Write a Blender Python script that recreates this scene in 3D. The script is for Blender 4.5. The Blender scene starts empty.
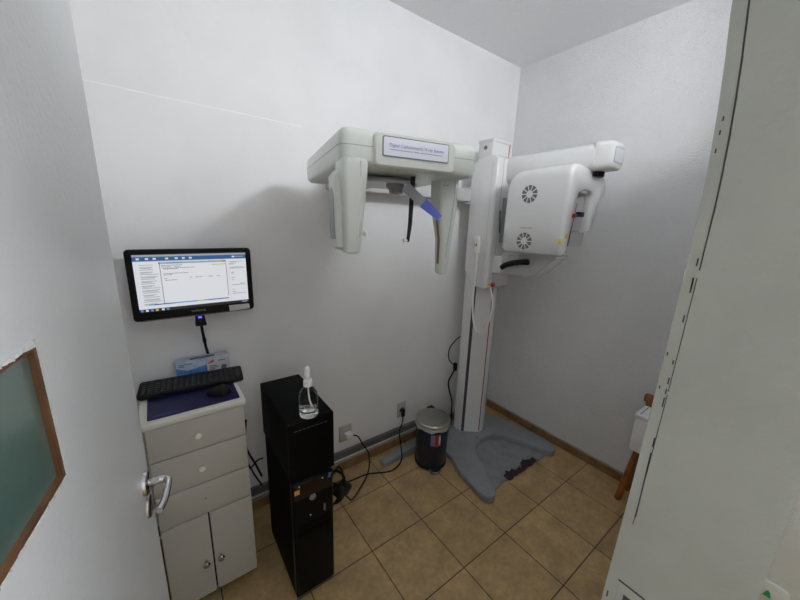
import bpy, bmesh, math, random
from mathutils import Vector, Matrix
random.seed(7)
C = bpy.context.scene.collection
PI = math.pi

# ------------------------------------------------------------------ materials
def mat(name, col, rough=.5, metal=0., bump=0., bscale=60., var=0., vscale=6., trans=0., ior=1.45, emit=None, estr=1., coat=0., alpha=1., spec=.5, col2=None, detail=4.):
    m = bpy.data.materials.new(name); m.use_nodes = True
    nt = m.node_tree; b = nt.nodes['Principled BSDF']
    b.inputs['Base Color'].default_value = (*col, 1)
    b.inputs['Roughness'].default_value = rough
    b.inputs['Metallic'].default_value = metal
    b.inputs['IOR'].default_value = ior
    b.inputs['Transmission Weight'].default_value = trans
    b.inputs['Coat Weight'].default_value = coat
    b.inputs['Alpha'].default_value = alpha
    b.inputs['Specular IOR Level'].default_value = spec
    if emit:
        b.inputs['Emission Color'].default_value = (*emit, 1); b.inputs['Emission Strength'].default_value = estr
    tc = nt.nodes.new('ShaderNodeTexCoord')
    if var > 0:
        n = nt.nodes.new('ShaderNodeTexNoise'); n.inputs['Scale'].default_value = vscale; n.inputs['Detail'].default_value = 6
        r = nt.nodes.new('ShaderNodeMix'); r.data_type = 'RGBA'
        c2 = col2 if col2 else tuple(c * (1 - var) for c in col)
        r.inputs[6].default_value = (*col, 1); r.inputs[7].default_value = (*c2, 1)
        rm = nt.nodes.new('ShaderNodeMapRange'); rm.inputs[1].default_value = .4; rm.inputs[2].default_value = .65
        nt.links.new(tc.outputs['Object'], n.inputs['Vector']); nt.links.new(n.outputs['Fac'], rm.inputs[0])
        nt.links.new(rm.outputs[0], r.inputs[0]); nt.links.new(r.outputs[2], b.inputs['Base Color'])
    if bump > 0:
        n = nt.nodes.new('ShaderNodeTexNoise'); n.inputs['Scale'].default_value = bscale; n.inputs['Detail'].default_value = detail
        bp = nt.nodes.new('ShaderNodeBump'); bp.inputs['Strength'].default_value = bump; bp.inputs['Distance'].default_value = .01
        nt.links.new(tc.outputs['Object'], n.inputs['Vector']); nt.links.new(n.outputs['Fac'], bp.inputs['Height'])
        nt.links.new(bp.outputs[0], b.inputs['Normal'])
    return m

M = {}
M['wall'] = mat('smooth_wall_paint', (.83, .83, .83), .6, bump=.12, bscale=25, var=.05, vscale=3)
M['rough_wall'] = mat('rough_plaster', (.82, .82, .82), .8, bump=1., bscale=130, var=.04, vscale=4, detail=5)
M['ceiling'] = mat('ceiling_plaster', (.88, .88, .89), .8, bump=.5, bscale=80)
M['door'] = mat('door_paint', (.66, .68, .69), .34, bump=.12, bscale=120, var=.05, vscale=4)
M['jamb'] = mat('jamb_paint', (.34, .355, .32), .55, bump=.15, bscale=90, var=.08, vscale=7)
M['crack'] = mat('crack_dark', (.05, .045, .05), .9)
M['white'] = mat('machine_white', (.70, .705, .70), .22, bump=.02, bscale=200, coat=.3)
M['cream'] = mat('machine_cream', (.60, .63, .59), .3, coat=.25)
M['shade'] = mat('machine_grey_plastic', (.30, .32, .33), .4)
M['silver'] = mat('brushed_steel', (.42, .40, .37), .32, 1., bump=.03, bscale=300)
M['chrome'] = mat('chrome', (.55, .55, .56), .14, 1.)
M['platform'] = mat('grey_platform_paint', (.27, .29, .31), .4, var=.12, vscale=12, bump=.08, bscale=150)
M['plate'] = mat('grey_scuffed_plate', (.26, .275, .285), .5, var=.2, vscale=15)
M['black'] = mat('black_plastic', (.008, .008, .009), .5, bump=.05, bscale=400, spec=.3)
M['gloss'] = mat('gloss_black', (.003, .003, .0035), .3, spec=.15)
M['pcblack'] = mat('tower_black', (.002, .002, .0022), .6, spec=.12)
M['brown'] = mat('dark_brown_plastic', (.012, .006, .004), .35, spec=.3)
M['cable'] = mat('black_rubber', (.006, .006, .006), .55, spec=.3)
M['cabtop'] = mat('worktop_laminate', (.66, .65, .60), .4)
M['cab'] = mat('cabinet_laminate', (.51, .50, .455), .45, var=.04, vscale=5)
M['gapshade'] = mat('cabinet_gap_shade', (.02, .02, .018), .8)  # near-black colour standing in for shade between the cabinet fronts
M['knobw'] = mat('white_knob', (.85, .84, .8), .3)
M['pad'] = mat('blue_mat', (.006, .006, .055), .4, bump=.04, bscale=300)
M['bluecap'] = mat('blue_plastic', (.07, .11, .50), .35)
M['blue'] = mat('box_blue', (.10, .27, .62), .5, var=.4, vscale=30, col2=(.05, .16, .45))
M['boxlight'] = mat('box_pale', (.36, .48, .68), .5, var=.4, vscale=35, col2=(.5, .56, .66))
M['boxwhite'] = mat('box_white', (.6, .6, .62), .5)
M['boxred'] = mat('box_red', (.6, .10, .06), .5)
M['grey'] = mat('mid_grey', (.2, .2, .2), .5)
M['ink'] = mat('ink_grey', (.12, .12, .15), .6)
M['inkb'] = mat('ink_blue', (.16, .2, .42), .6)
M['red'] = mat('red_paint', (.42, .02, .03), .4)
M['rededge'] = mat('red_line', (.25, .02, .04), .4)
M['yellow'] = mat('yellow_label', (.65, .5, .02), .5)
M['orange'] = mat('orange_sticker', (.65, .27, .05), .5)
M['sign'] = mat('sign_plate', (.74, .76, .84), .2)
M['slot'] = mat('dark_slot', (.05, .055, .06), .6)
M['brownslot'] = mat('brown_groove', (.22, .14, .08), .6)
M['bin'] = mat('bin_dark_blue', (.006, .014, .03), .35, coat=.2)
M['bag'] = mat('bag_film', (.55, .54, .52), .4, bump=.5, bscale=60)
M['baseboard'] = mat('skirting_tile', (.31, .175, .075), .45, var=.35, vscale=14)
M['grout'] = mat('skirting_grout', (.35, .32, .27), .8)
M['conduit'] = mat('grey_conduit', (.15, .15, .145), .5, var=.2, vscale=10)
M['socket'] = mat('socket_plastic', (.50, .48, .44), .4)
M['plug'] = mat('plug_white', (.85, .84, .82), .4)
M['wood'] = mat('orange_wood', (.34, .12, .035), .4, bump=.15, bscale=40, var=.35, vscale=20)
M['woodframe'] = mat('brown_wood', (.13, .06, .025), .5, var=.4, vscale=20)
M['boxlid'] = mat('white_box_plastic', (.9, .9, .9), .4)
M['rag'] = mat('putty_chips', (.66, .66, .65), .8, bump=.8, bscale=60)
M['green'] = mat('green_mark', (.0, .16, .05), .5)
M['led'] = mat('blue_led', (.02, .02, .3), .3, emit=(.1, .1, 1.), estr=2)
M['clearplastic'] = mat('clear_bottle', (.95, .97, .96), .05, trans=1., ior=1.25)
M['liquid'] = mat('clear_gel', (.93, .95, .95), .05, trans=1., ior=1.33)
M['haze'] = mat('frosted_grey_acrylic', (.45, .455, .45), .25)
M['doorglass'] = mat('green_glass', (.085, .15, .13), .18, trans=.25, bump=.06, bscale=60)
M['bulb'] = mat('lamp_glow', (1, 1, 1), .5, emit=(.93, .955, 1.), estr=88)
M['darkred'] = mat('dark_flakes', (.035, .018, .02), .8)

def tile_material():
    m = bpy.data.materials.new('floor_tiles'); m.use_nodes = True
    nt = m.node_tree; b = nt.nodes['Principled BSDF']; L = nt.links
    tc = nt.nodes.new('ShaderNodeTexCoord'); mp = nt.nodes.new('ShaderNodeMapping')
    mp.inputs['Location'].default_value = (1.2669 + .32 * 20, .5896 + .32 * 20, 0)
    L.new(tc.outputs['Object'], mp.inputs['Vector'])
    br = nt.nodes.new('ShaderNodeTexBrick'); br.offset = 0; br.squash = 1
    br.inputs['Scale'].default_value = 1; br.inputs['Brick Width'].default_value = .32; br.inputs['Row Height'].default_value = .32
    br.inputs['Mortar Size'].default_value = .0028; br.inputs['Mortar Smooth'].default_value = .3; br.inputs['Bias'].default_value = 0
    br.inputs['Color1'].default_value = (.52, .355, .165, 1); br.inputs['Color2'].default_value = (.45, .31, .145, 1)
    br.inputs['Mortar'].default_value = (.07, .045, .025, 1)
    L.new(mp.outputs[0], br.inputs['Vector'])
    n = nt.nodes.new('ShaderNodeTexNoise'); n.inputs['Scale'].default_value = 9; n.inputs['Detail'].default_value = 8; n.inputs['Roughness'].default_value = .65
    L.new(tc.outputs['Object'], n.inputs['Vector'])
    n2 = nt.nodes.new('ShaderNodeTexNoise'); n2.inputs['Scale'].default_value = 45; n2.inputs['Detail'].default_value = 4
    L.new(tc.outputs['Object'], n2.inputs['Vector'])
    r = nt.nodes.new('ShaderNodeMapRange'); r.inputs[1].default_value = .3; r.inputs[2].default_value = .7; r.inputs[3].default_value = .70; r.inputs[4].default_value = 1.15
    L.new(n.outputs['Fac'], r.inputs[0])
    r2 = nt.nodes.new('ShaderNodeMapRange'); r2.inputs[1].default_value = .3; r2.inputs[2].default_value = .7; r2.inputs[3].default_value = .88; r2.inputs[4].default_value = 1.1
    L.new(n2.outputs['Fac'], r2.inputs[0])
    mu = nt.nodes.new('ShaderNodeMath'); mu.operation = 'MULTIPLY'; L.new(r.outputs[0], mu.inputs[0]); L.new(r2.outputs[0], mu.inputs[1])
    vm = nt.nodes.new('ShaderNodeVectorMath'); vm.operation = 'SCALE'
    L.new(br.outputs['Color'], vm.inputs[0]); L.new(mu.outputs[0], vm.inputs['Scale'])
    L.new(vm.outputs[0], b.inputs['Base Color'])
    b.inputs['Roughness'].default_value = .42
    bp = nt.nodes.new('ShaderNodeBump'); bp.inputs['Strength'].default_value = .5; bp.inputs['Distance'].default_value = .002; bp.invert = True
    L.new(br.outputs['Fac'], bp.inputs['Height']); L.new(bp.outputs[0], b.inputs['Normal'])
    return m
M['corridor'] = mat('corridor_grey_paint', (.30, .305, .28), .7, bump=.3, bscale=110)
M['grille'] = mat('grille_dark_grey', (.13, .13, .13), .5)
M['platepale'] = mat('pale_grey_plate', (.40, .40, .40), .3)
M['logo'] = mat('logo_silver', (.42, .42, .42), .4)
M['bezelblack'] = mat('bezel_black', (.004, .004, .0045), .35, spec=.2)
M['beam'] = mat('beam_light_grey', (.5, .5, .5), .4)
M['ridge'] = mat('ridge_paint', (.9, .9, .9), .6)
M['tiles'] = tile_material()

# ------------------------------------------------------------------ geometry helpers
def arc(cx, cy, r, a0, a1, n):
    return [(cx + r * math.cos(a0 + (a1 - a0) * i / n), cy + r * math.sin(a0 + (a1 - a0) * i / n)) for i in range(n + 1)]

def rrect(w, d, r, n=5, cx=0, cy=0):
    r = min(r, w / 2 - 1e-5, d / 2 - 1e-5)
    x, y = w / 2 - r, d / 2 - r
    p = []
    for sx, sy, a in ((1, 1, 0), (-1, 1, 90), (-1, -1, 180), (1, -1, 270)):
        p += arc(cx + sx * x, cy + sy * y, r, math.radians(a), math.radians(a + 90), n)
    return p

class G:
    """collects shapes of one part"""
    def __init__(s): s.bm = bmesh.new(); s.T = Matrix.Identity(4)
    def _add(s, bm2, mi=0):
        bmesh.ops.recalc_face_normals(bm2, faces=bm2.faces)
        bmesh.ops.transform(bm2, matrix=s.T, verts=bm2.verts)
        mp = {v: s.bm.verts.new(v.co) for v in bm2.verts}
        for f in bm2.faces:
            try:
                nf = s.bm.faces.new([mp[v] for v in f.verts]); nf.material_index = mi
            except ValueError: pass
        bm2.free()
        return s
    def box(s, x0, y0, z0, x1, y1, z1, bev=0, seg=3, mi=0):
        b = bmesh.new(); bmesh.ops.create_cube(b, size=1)
        for v in b.verts:
            v.co = Vector(((x0 + x1) / 2 + v.co.x * (x1 - x0), (y0 + y1) / 2 + v.co.y * (y1 - y0), (z0 + z1) / 2 + v.co.z * (z1 - z0)))
        if bev: bmesh.ops.bevel(b, geom=list(b.edges), offset=bev, segments=seg, profile=.5, affect='EDGES', clamp_overlap=True)
        return s._add(b, mi)
    def loft(s, rings, cap=True, mi=0, closed=True):
        b = bmesh.new(); R = [[b.verts.new(p) for p in r] for r in rings]
        n = len(R[0])
        for a, c in zip(R, R[1:]):
            for i in range(n if closed else n - 1):
                b.faces.new((a[i], a[(i + 1) % n], c[(i + 1) % n], c[i]))
        if cap: b.faces.new(R[0][::-1]); b.faces.new(R[-1])
        return s._add(b, mi)
    def prism(s, pts, axis, a, c, bev=0, seg=3, mi=0):
        # polygon in the plane perpendicular to axis, extruded from a to c
        def P(p, t):
            return {'x': (t, p[0], p[1]), 'y': (p[0], t, p[1]), 'z': (p[0], p[1], t)}[axis]
        b = bmesh.new(); A = [b.verts.new(P(p, a)) for p in pts]; B = [b.verts.new(P(p, c)) for p in pts]
        n = len(pts)
        for i in range(n): b.faces.new((A[i], A[(i + 1) % n], B[(i + 1) % n], B[i]))
        b.faces.new(A[::-1]); b.faces.new(B)
        bmesh.ops.recalc_face_normals(b, faces=b.faces)
        if bev: bmesh.ops.bevel(b, geom=list(b.edges), offset=bev, segments=seg, profile=.5, affect='EDGES', clamp_overlap=True)
        return s._add(b, mi)
    def lathe(s, prof, o=(0, 0, 0), n=32, axis='z', mi=0):
        rings = []
        for r, h in prof:
            ring = []
            for i in range(n):
                a = 2 * PI * i / n; u, v = max(r, 1e-5) * math.cos(a), max(r, 1e-5) * math.sin(a)
                p = {'z': (u, v, h), 'x': (h, u, v), 'y': (u, h, v)}[axis]
                ring.append((o[0] + p[0], o[1] + p[1], o[2] + p[2]))
            rings.append(ring)
        return s.loft(rings, True, mi)
    def tube(s, pts, r, n=10, smooth=True, mi=0):
        P = [Vector(p) for p in pts]
        if smooth and len(P) > 2:
            Q = []
            for i in range(len(P) - 1):
                p0 = P[max(i - 1, 0)]; p1 = P[i]; p2 = P[i + 1]; p3 = P[min(i + 2, len(P) - 1)]
                for k in range(8):
                    t = k / 8
                    Q.append(.5 * ((2 * p1) + (p2 - p0) * t + (2 * p0 - 5 * p1 + 4 * p2 - p3) * t * t + (3 * p1 - p0 - 3 * p2 + p3) * t ** 3))
            Q.append(P[-1]); P = Q
        rings = []; up = None
        for i, p in enumerate(P):
            t = (P[min(i + 1, len(P) - 1)] - P[max(i - 1, 0)]).normalized()
            if up is None: up = t.orthogonal().normalized()
            up = (up - t * up.dot(t)).normalized(); w = t.cross(up)
            rr = r(i / (len(P) - 1)) if callable(r) else r
            rings.append([p + (up * math.cos(2 * PI * k / n) + w * math.sin(2 * PI * k / n)) * rr for k in range(n)])
        return s.loft(rings, True, mi)
    def quad(s, a, b, c, d, mi=0):
        V = [s.bm.verts.new(s.T @ Vector(p)) for p in (a, b, c, d)]
        f = s.bm.faces.new(V); f.material_index = mi; return s

def text_mesh(g, body, size, origin, ux, uy, depth=.0004, mi=0, align='CENTER'):
    cu = bpy.data.curves.new('t', 'FONT'); cu.body = body; cu.size = size; cu.align_x = align; cu.align_y = 'CENTER'; cu.extrude = depth; cu.resolution_u = 3
    o = bpy.data.objects.new('t', cu); C.objects.link(o)
    bpy.context.view_layer.update()
    me = bpy.data.meshes.new_from_object(o.evaluated_get(bpy.context.evaluated_depsgraph_get()))
    ux, uy = Vector(ux).normalized(), Vector(uy).normalized(); uz = ux.cross(uy); O = Vector(origin)
    vs = [g.bm.verts.new(g.T @ (O + ux * v.co.x + uy * v.co.y + uz * v.co.z)) for v in me.vertices]
    for p in me.polygons:
        try:
            f = g.bm.faces.new([vs[i] for i in p.vertices]); f.material_index = mi
        except ValueError: pass
    bpy.data.objects.remove(o); bpy.data.curves.remove(cu); bpy.data.meshes.remove(me)

def wloc(o):
    v = Vector((0, 0, 0))
    while o: v += o.location; o = o.parent
    return v

def obj(name, g, m, parent=None, loc=None, label=None, angle=35):
    """link one mesh object; shapes are given in world coordinates"""
    base = wloc(parent) if parent else Vector((0, 0, 0))
    org = Vector(loc) if loc is not None else base
    bmesh.ops.translate(g.bm, vec=-org, verts=g.bm.verts)
    me = bpy.data.meshes.new(name); g.bm.to_mesh(me); g.bm.free()
    for mm in (m if isinstance(m, (list, tuple)) else [m]): me.materials.append(M[mm])
    me.polygons.foreach_set('use_smooth', [True] * len(me.polygons))
    me.set_sharp_from_angle(angle=math.radians(angle))
    o = bpy.data.objects.new(name, me); C.objects.link(o)
    o.location = org - base
    if parent: o.parent = parent
    if label: o['label'] = label
    return o

def tag(o, label, cat, group=None):
    o['label'] = label; o['category'] = cat
    if group: o['group'] = group
    return o
def thing(name, label, cat, loc, group=None):
    o = bpy.data.objects.new(name, None); o.empty_display_size = .1; C.objects.link(o); o.location = loc
    return tag(o, label, cat, group)
def struct(name, g, m, parent=None, **k):
    o = obj(name, g, m, parent, **k)
    if not parent: o['kind'] = 'structure'
    return o

# ------------------------------------------------------------------ camera
f = 327.7
yaw, pitch, roll = map(math.radians, (36.73, 13.32, 1.99))
CP = Vector((-2.29236, -1.69341, 1.60646))
fw = Vector((math.sin(yaw) * math.cos(pitch), math.cos(yaw) * math.cos(pitch), -math.sin(pitch)))
r0 = fw.cross(Vector((0, 0, 1))).normalized(); u0 = r0.cross(fw)
R = math.cos(roll) * r0 + math.sin(roll) * u0; U = -math.sin(roll) * r0 + math.cos(roll) * u0
cam = bpy.data.cameras.new('camera'); co = bpy.data.objects.new('camera', cam); C.objects.link(co)
cam.sensor_width = 36; cam.lens = f * 36 / 800; cam.clip_start = .02
mw = Matrix((( R.x, U.x, -fw.x), (R.y, U.y, -fw.y), (R.z, U.z, -fw.z))).to_4x4(); mw.translation = CP
co.matrix_world = mw
bpy.context.scene.camera = co

# ------------------------------------------------------------------ room
H = 2.733; XL = -2.58; YF = -1.57; YC = -1.714; JX = -1.74; SILL = 2.21; CX = -.6; CY = -3.4
struct('floor', G().box(XL - .8, CY - .1, -.1, .1, .1, 0), 'tiles')
struct('ceiling', G().box(XL - .8, CY - .1, H, .1, .1, H + .1), 'ceiling')
wb = struct('wall_back', G().box(XL - .12, 0, 0, .12, .12, H), 'wall')
g = G(); random.seed(3)
pts = [(-2.56 + i * .06, 2.052 - .006 * i / 9 + random.uniform(-.0015, .0015)) for i in range(16)]
for a, b in zip(pts, pts[1:]): g.box(a[0], -.0005, min(a[1], b[1]) - .0015, b[0], .001, max(a[1], b[1]) + .0015)
obj('plaster_ridge', g, 'ridge', wb)
struct('wall_right', G().box(0, CY - .1, 0, .12, 0, H), 'rough_wall')
struct('wall_left', G().box(XL - .12, YF, 0, XL, 0, H), 'wall')
struct('wall_front', G().box(JX + .035, YC, 0, 0, YF, SILL).box(XL, YC, 2.13, JX + .035, YF, SILL), 'rough_wall')
struct('wall_corridor_far', G().box(XL - .8, CY - .12, 0, .1, CY, H), 'wall')
struct('wall_corridor_left', G().box(XL - .92, CY, 0, XL - .8, YC, H).box(XL - .8, YC, 0, XL, YF, H), 'wall')
struct('wall_corridor_right', G().box(CX, CY, 0, CX + .1, YC, H), 'corridor')
g = G().box(-2.58, -.012, 0, 0, 0, .064, .002); struct('baseboard_back', g, 'baseboard')
g = G()
for i in range(11):
    a = -.012 - i * .32; g.box(-.012, max(a - .318, YF), 0, 0, a, .062, .0015)
    if a - .318 < YF: break
struct('baseboard_right', g, 'baseboard')
struct('trim_1', G().box(-2.58, -.014, .062, 0, 0, .069).box(-.014, YF, .062, 0, -.014, .069), 'grout')

# door frame (right jamb, slightly warped old timber)
def bow(z):
    d = z - 1.606
    return -.003 + (min(.016, .014 * (d / .25) ** 2) if d > 0 else min(.009, .008 * (d / .6) ** 2))
zs = [0, .3, .6, .8, .9, 1.0, 1.1, 1.2, 1.3, 1.4, 1.5, 1.6, 1.65, 1.7, 1.75, 1.8, 1.85, 1.9, 2.0, 2.13]
g = G()
g.loft([[(JX, YF + .001 + bow(z), z), (JX, YC - .001, z), (JX + .035, YC - .001, z), (JX + .035, YF + .001 + bow(z), z)] for z in zs])
jamb = struct('trim_2', g, 'jamb')
g = G(); zz = [1.56, 1.6, 1.64, 1.68, 1.72, 1.76, 1.8, 1.84, 1.88, 1.95, 2.1]
for a, b in zip(zz, zz[1:]):
    for (p, q) in ((a, b),):
        g.loft([[(JX - .0006, YF - .0125 + bow(t), t), (JX - .0006, YF - .0125 - w + bow(t), t), (JX + .001, YF - .0125 - w + bow(t), t), (JX + .001, YF - .0125 + bow(t), t)] for t, w in ((p, .0016 if p > 1.62 else .0012), (q, .0018 if q > 1.62 else .0012))])
for z0, z1 in ((1.535, 1.55), (1.43, 1.436), (1.40, 1.41), (1.385, 1.393), (1.365, 1.38), (1.26, 1.275), (1.175, 1.29), (1.30, 1.315), (1.53, 1.55), (1.565, 1.575), (1.49, 1.50)):
    g.box(JX - .0006, YF - .013, z0, JX + .001, YF - .0115, z1)
for z0, z1 in ((1.55, 1.39), (1.385, 1.16)): g.loft([[(JX - .0005, YF - .0122 + bow(t), t), (JX - .0005, YF - .0131 + bow(t), t), (JX + .001, YF - .0131 + bow(t), t), (JX + .001, YF - .0122 + bow(t), t)] for t in (z1, (z0 + z1) / 2, z0)])
for z0 in (1.70, 1.72, 1.735, 1.44, 1.39): g.box(JX - .0005, YF - .005, z0, JX + .001, YF - .0035, z0 + .005)
obj('paint_crack', g, 'crack', jamb)
g = G().box(JX - .0015, YF - .044, .96, JX + .0005, YF - .012, 1.047, .0008)
sp = obj('strike_plate', g, 'jamb', jamb)
obj('latch_hole', G().box(JX - .0022, YF - .035, .975, JX - .0012, YF - .021, 1.030), 'crack', sp)
obj('plate_gap', G().box(JX - .0008, YF - .046, 1.047, JX + .0005, YF - .010, 1.0495).box(JX - .0008, YF - .0475, .955, JX + .0005, YF - .045, 1.049).box(JX - .0008, YF - .001, 1.0, JX + .0005, YF + .001, 1.012), 'crack', jamb)
struct('trim_3', G().box(XL, YC, 2.10, JX, YF, 2.13).box(XL, YC, 0, -2.505, YF, 2.10), 'jamb')

# ------------------------------------------------------------------ door leaf
E0 = Vector((-2.362, -.864, 0)); dl = Vector((-math.sin(math.radians(8)), -math.cos(math.radians(8)), 0)); dn = Vector((dl.y * -1, dl.x, 0))   # dn faces the room (+x)
if dn.x < 0: dn = -dn
def doorT(g):  # local: x along leaf from free edge to hinge, y away from the room side, z up
    g.T = Matrix(((dl.x, -dn.x, 0, E0.x), (dl.y, -dn.y, 0, E0.y), (0, 0, 1, 0), (0, 0, 0, 1))); return g
W = .70; wx0, wx1, wz0, wz1 = .338, .62, 1.302, 1.466
door = bpy.data.objects.new('door_1', None); C.objects.link(door); door.location = E0 + dl * W; door['kind'] = 'structure'
g = doorT(G())
g.box(0, 0, .008, wx0, .035, 2.09).box(wx1, 0, .008, W, .035, 2.09).box(wx0, 0, .008, wx1, .035, wz0).box(wx0, 0, wz1, wx1, .035, 2.09)
obj('door_panel', g, 'door', door)
g = doorT(G()); t = .0065
g.box(wx0, -.001, wz0, wx0 + t, .02, wz1).box(wx1 - t, -.001, wz0, wx1, .02, wz1).box(wx0, -.001, wz0, wx1, .02, wz0 + t * .8).box(wx0, -.001, wz1 - t * .6, wx1, .02, wz1)
obj('window_bead', g, 'woodframe', door)
obj('glass_pane', doorT(G()).box(wx0 + .003, .0045, wz0 + .003, wx1 - .003, .009, wz1 - .002), 'doorglass', door)
g = doorT(G()); random.seed(5)
def putty(p, q, n):   # ragged strip of putty and torn paint along one side of the pane
    for k in range(n):
        t0 = (k + random.uniform(-.3, .3)) / n; t1 = t0 + random.uniform(.5, 1.3) / n; w = random.uniform(.0008, .0042)
        x0, z0 = p[0] + (q[0] - p[0]) * t0, p[1] + (q[1] - p[1]) * t0; x1, z1 = p[0] + (q[0] - p[0]) * t1, p[1] + (q[1] - p[1]) * t1
        if p[1] == q[1]: g.prism([(x0, z0 - w), (x1, z0 - w * random.uniform(.2, 1)), (x1, z0 + w * .6), (x0, z0 + w * random.uniform(.2, .8))], 'y', -.0016, .0008)
        else: g.prism([(x0 - w, z0), (x0 + w * .4, z0), (x0 + w * .5, z1), (x0 - w * random.uniform(.2, 1), z1)], 'y', -.0016, .0008)
putty((wx0, wz0 - .002), (wx1, wz0 - .002), 46); putty((wx0, wz1 + .002), (wx1, wz1 + .002), 40); putty((wx0 - .0015, wz0), (wx0 - .0015, wz1), 12)
g.prism([(wx0 - .006, wz1 - .004), (wx0 + .002, wz1 - .002), (wx0 + .03, wz1 + .001), (wx0 + .028, wz1 + .006), (wx0 - .002, wz1 + .007)], 'y', -.0018, .0008)
obj('putty_edge', g, 'rag', door)
# lever handle and keyhole rose
hx, hz = .042, 1.045
g = doorT(G()); g.lathe([(.0, -.009), (.020, -.009), (.025, -.006), (.026, 0)], (hx, 0, hz), 28, 'y')
hd = obj('door_handle', g, 'chrome', door)
g = doorT(G())
g.tube([(hx, -.006, hz), (hx, -.024, hz + .001), (hx, -.037, hz), (hx + .010, -.043, hz), (hx + .035, -.043, hz - .003), (hx + .065, -.041, hz - .004), (hx + .088, -.036, hz - .004)], lambda s: .0085 if s < .3 else .0068, 12)
obj('lever', g, 'chrome', hd)
g = doorT(G()); g.lathe([(.0, -.006), (.019, -.006), (.023, -.004), (.024, 0)], (hx, 0, hz - .058), 28, 'y')
kr = obj('keyhole_rose', g, 'silver', door)
obj('keyhole', doorT(G()).box(hx - .003, -.0068, hz - .068, hx + .003, -.0055, hz - .05), 'crack', kr)
g = doorT(G())
for z in (.3, 1.1, 1.85): g.lathe([(.007, z), (.007, z + .08)], (W + .004, .004, 0), 12)
obj('hinge', g, 'silver', door)

# ------------------------------------------------------------------ cabinet and what stands on it
ZT = .004
cab = thing('drawer_cabinet', 'white laminate cabinet with three drawers over two doors, beside the open door', 'cabinet', (-2.2375, -.2, 0))
X0, X1, YB, Y0 = -2.398, -2.078, -.03, -.372
obj('cabinet_body', G().box(X0, Y0, .045, X1, YB, .878, .002), 'cab', cab)
obj('gap_shade_sheet', G().box(X0 + .004, Y0 - .0008, .052, X1 - .004, Y0 + .001, .874), 'gapshade', cab)  # thin dark sheet, paints the shade seen in the gaps between fronts
obj('worktop', G().box(X0 - .012, Y0 - .024, .878, X1 + .007, YB + .005, .90, .004), 'cabtop', cab)
fy = Y0 - .017
for i, (z0, z1) in enumerate(((.744, .875), (.593, .7405), (.449, .5895))):
    d = obj('drawer', G().box(X0 + .002, fy, z0, X1 - .002, Y0 - .0009, z1, .0015), 'cab', cab)
    zc = (z0 + z1) / 2
    if i < 2:
        obj('knob', G().lathe([(.004, fy), (.004, fy - .010), (.010, fy - .013), (.0115, fy - .018), (.009, fy - .022), (0, fy - .023)], (-2.243, 0, zc), 20, 'y'), 'knobw', d)
    else:
        obj('knob_hole', G().lathe([(.0028, fy - .0008), (.0028, fy + .001)], (-2.243, 0, zc), 12, 'y'), 'crack', d, label='small dark hole where the knob is missing')
for x0, x1, kx in ((X0 + .002, -2.2425, -2.268), (-2.2365, X1 - .002, -2.215)):
    d = obj('cabinet_door', G().box(x0, fy, .05, x1, Y0 - .0015, .445, .0015), 'cab', cab)
    obj('knob', G().lathe([(.005, fy), (.005, fy - .012), (.012, fy - .017), (.013, fy - .023), (.009, fy - .028), (0, fy - .029)], (kx, 0, .222), 20, 'y'), 'chrome', d, label='small chrome knob')
for x in (X0 + .03, X1 - .03):
    for y in (Y0 + .03, YB - .03):
        obj('castor', G().box(x - .012, y - .012, .03, x + .012, y + .012, .046).lathe([(.018, x - .008), (.018, x + .008)], (0, y, .018), 16, 'x'), 'black', cab)

mat_ = tag(obj('desk_mat', G().prism(rrect(.298, .25, .006, 3, -2.236, -.243), 'z', .9003, .9025), 'pad', loc=(-2.236, -.24, .9003)), 'dark blue glossy mat lying on the cabinet top under the mouse', 'desk mat')
obj('printed_line', G().box(-2.37, -.352, .9025, -2.27, -.350, .9028).box(-2.37, -.345, .9025, -2.30, -.3435, .9028), 'bluecap', mat_)

kb = thing('keyboard', 'black computer keyboard lying across the back of the cabinet top', 'keyboard', (-2.226, -.145, .9025))
ka = math.radians(-5.5); kT = Matrix.Translation((-2.226, -.152, .9035)) @ Matrix.Rotation(ka, 4, 'Z')
kw, kd = .375, .128
g = G(); g.T = kT
g.loft([[(x, y, (.0 if k == 0 else .003 if k == 1 else .014 + .06 * (y + kd / 2) * 1.0)) for x, y in rrect(kw - (.006 if k == 0 else 0), kd - (.006 if k == 0 else 0), .014)] for k in range(3)])
obj('keyboard_body', g, 'black', kb)
def key_mesh():
    g = G(); g.loft([[(x, y, 0) for x, y in rrect(.0155, .0155, .002, 2)], [(x, y, .006) for x, y in rrect(.0125, .0125, .0025, 2)]])
    me = bpy.data.meshes.new('key'); g.bm.to_mesh(me); g.bm.free(); me.materials.append(M['black2']); return me
M['black2'] = mat('key_black', (.018, .018, .02), .4)
M['keyink'] = mat('key_print', (.35, .35, .38), .5)
km = key_mesh(); kkeys = 0
for r_ in range(6):
    for c_ in range(17):
        if r_ == 0 and c_ in (2, 7): continue
        if kkeys >= 99: break
        x = -kw / 2 + .02 + c_ * (kw - .04) / 16; y = -kd / 2 + .014 + (5 - r_) * .0175 + (.003 if r_ == 0 else 0)
        k = bpy.data.objects.new('key', km); C.objects.link(k); k.parent = kb
        k.matrix_local = Matrix.Translation(-kb.location) @ kT @ Matrix.Translation((x, y, .0135 + .06 * (y + kd / 2)))
        k.scale = (1.1, 1, 1) if r_ else (1., .8, 1)
        kkeys += 1
g = G(); g.T = kT; random.seed(11)
for r_ in range(6):
    for c_ in range(17):
        x = -kw / 2 + .02 + c_ * (kw - .04) / 16; y = -kd / 2 + .014 + (5 - r_) * .0175 + (.003 if r_ == 0 else 0)
        z = .0135 + .06 * (y + kd / 2) + .0062
        if random.random() < .8: g.box(x - .003, y, z - .0003, x - .0003, y + .003, z)
obj('key_print', g, 'keyink', kb)

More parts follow.
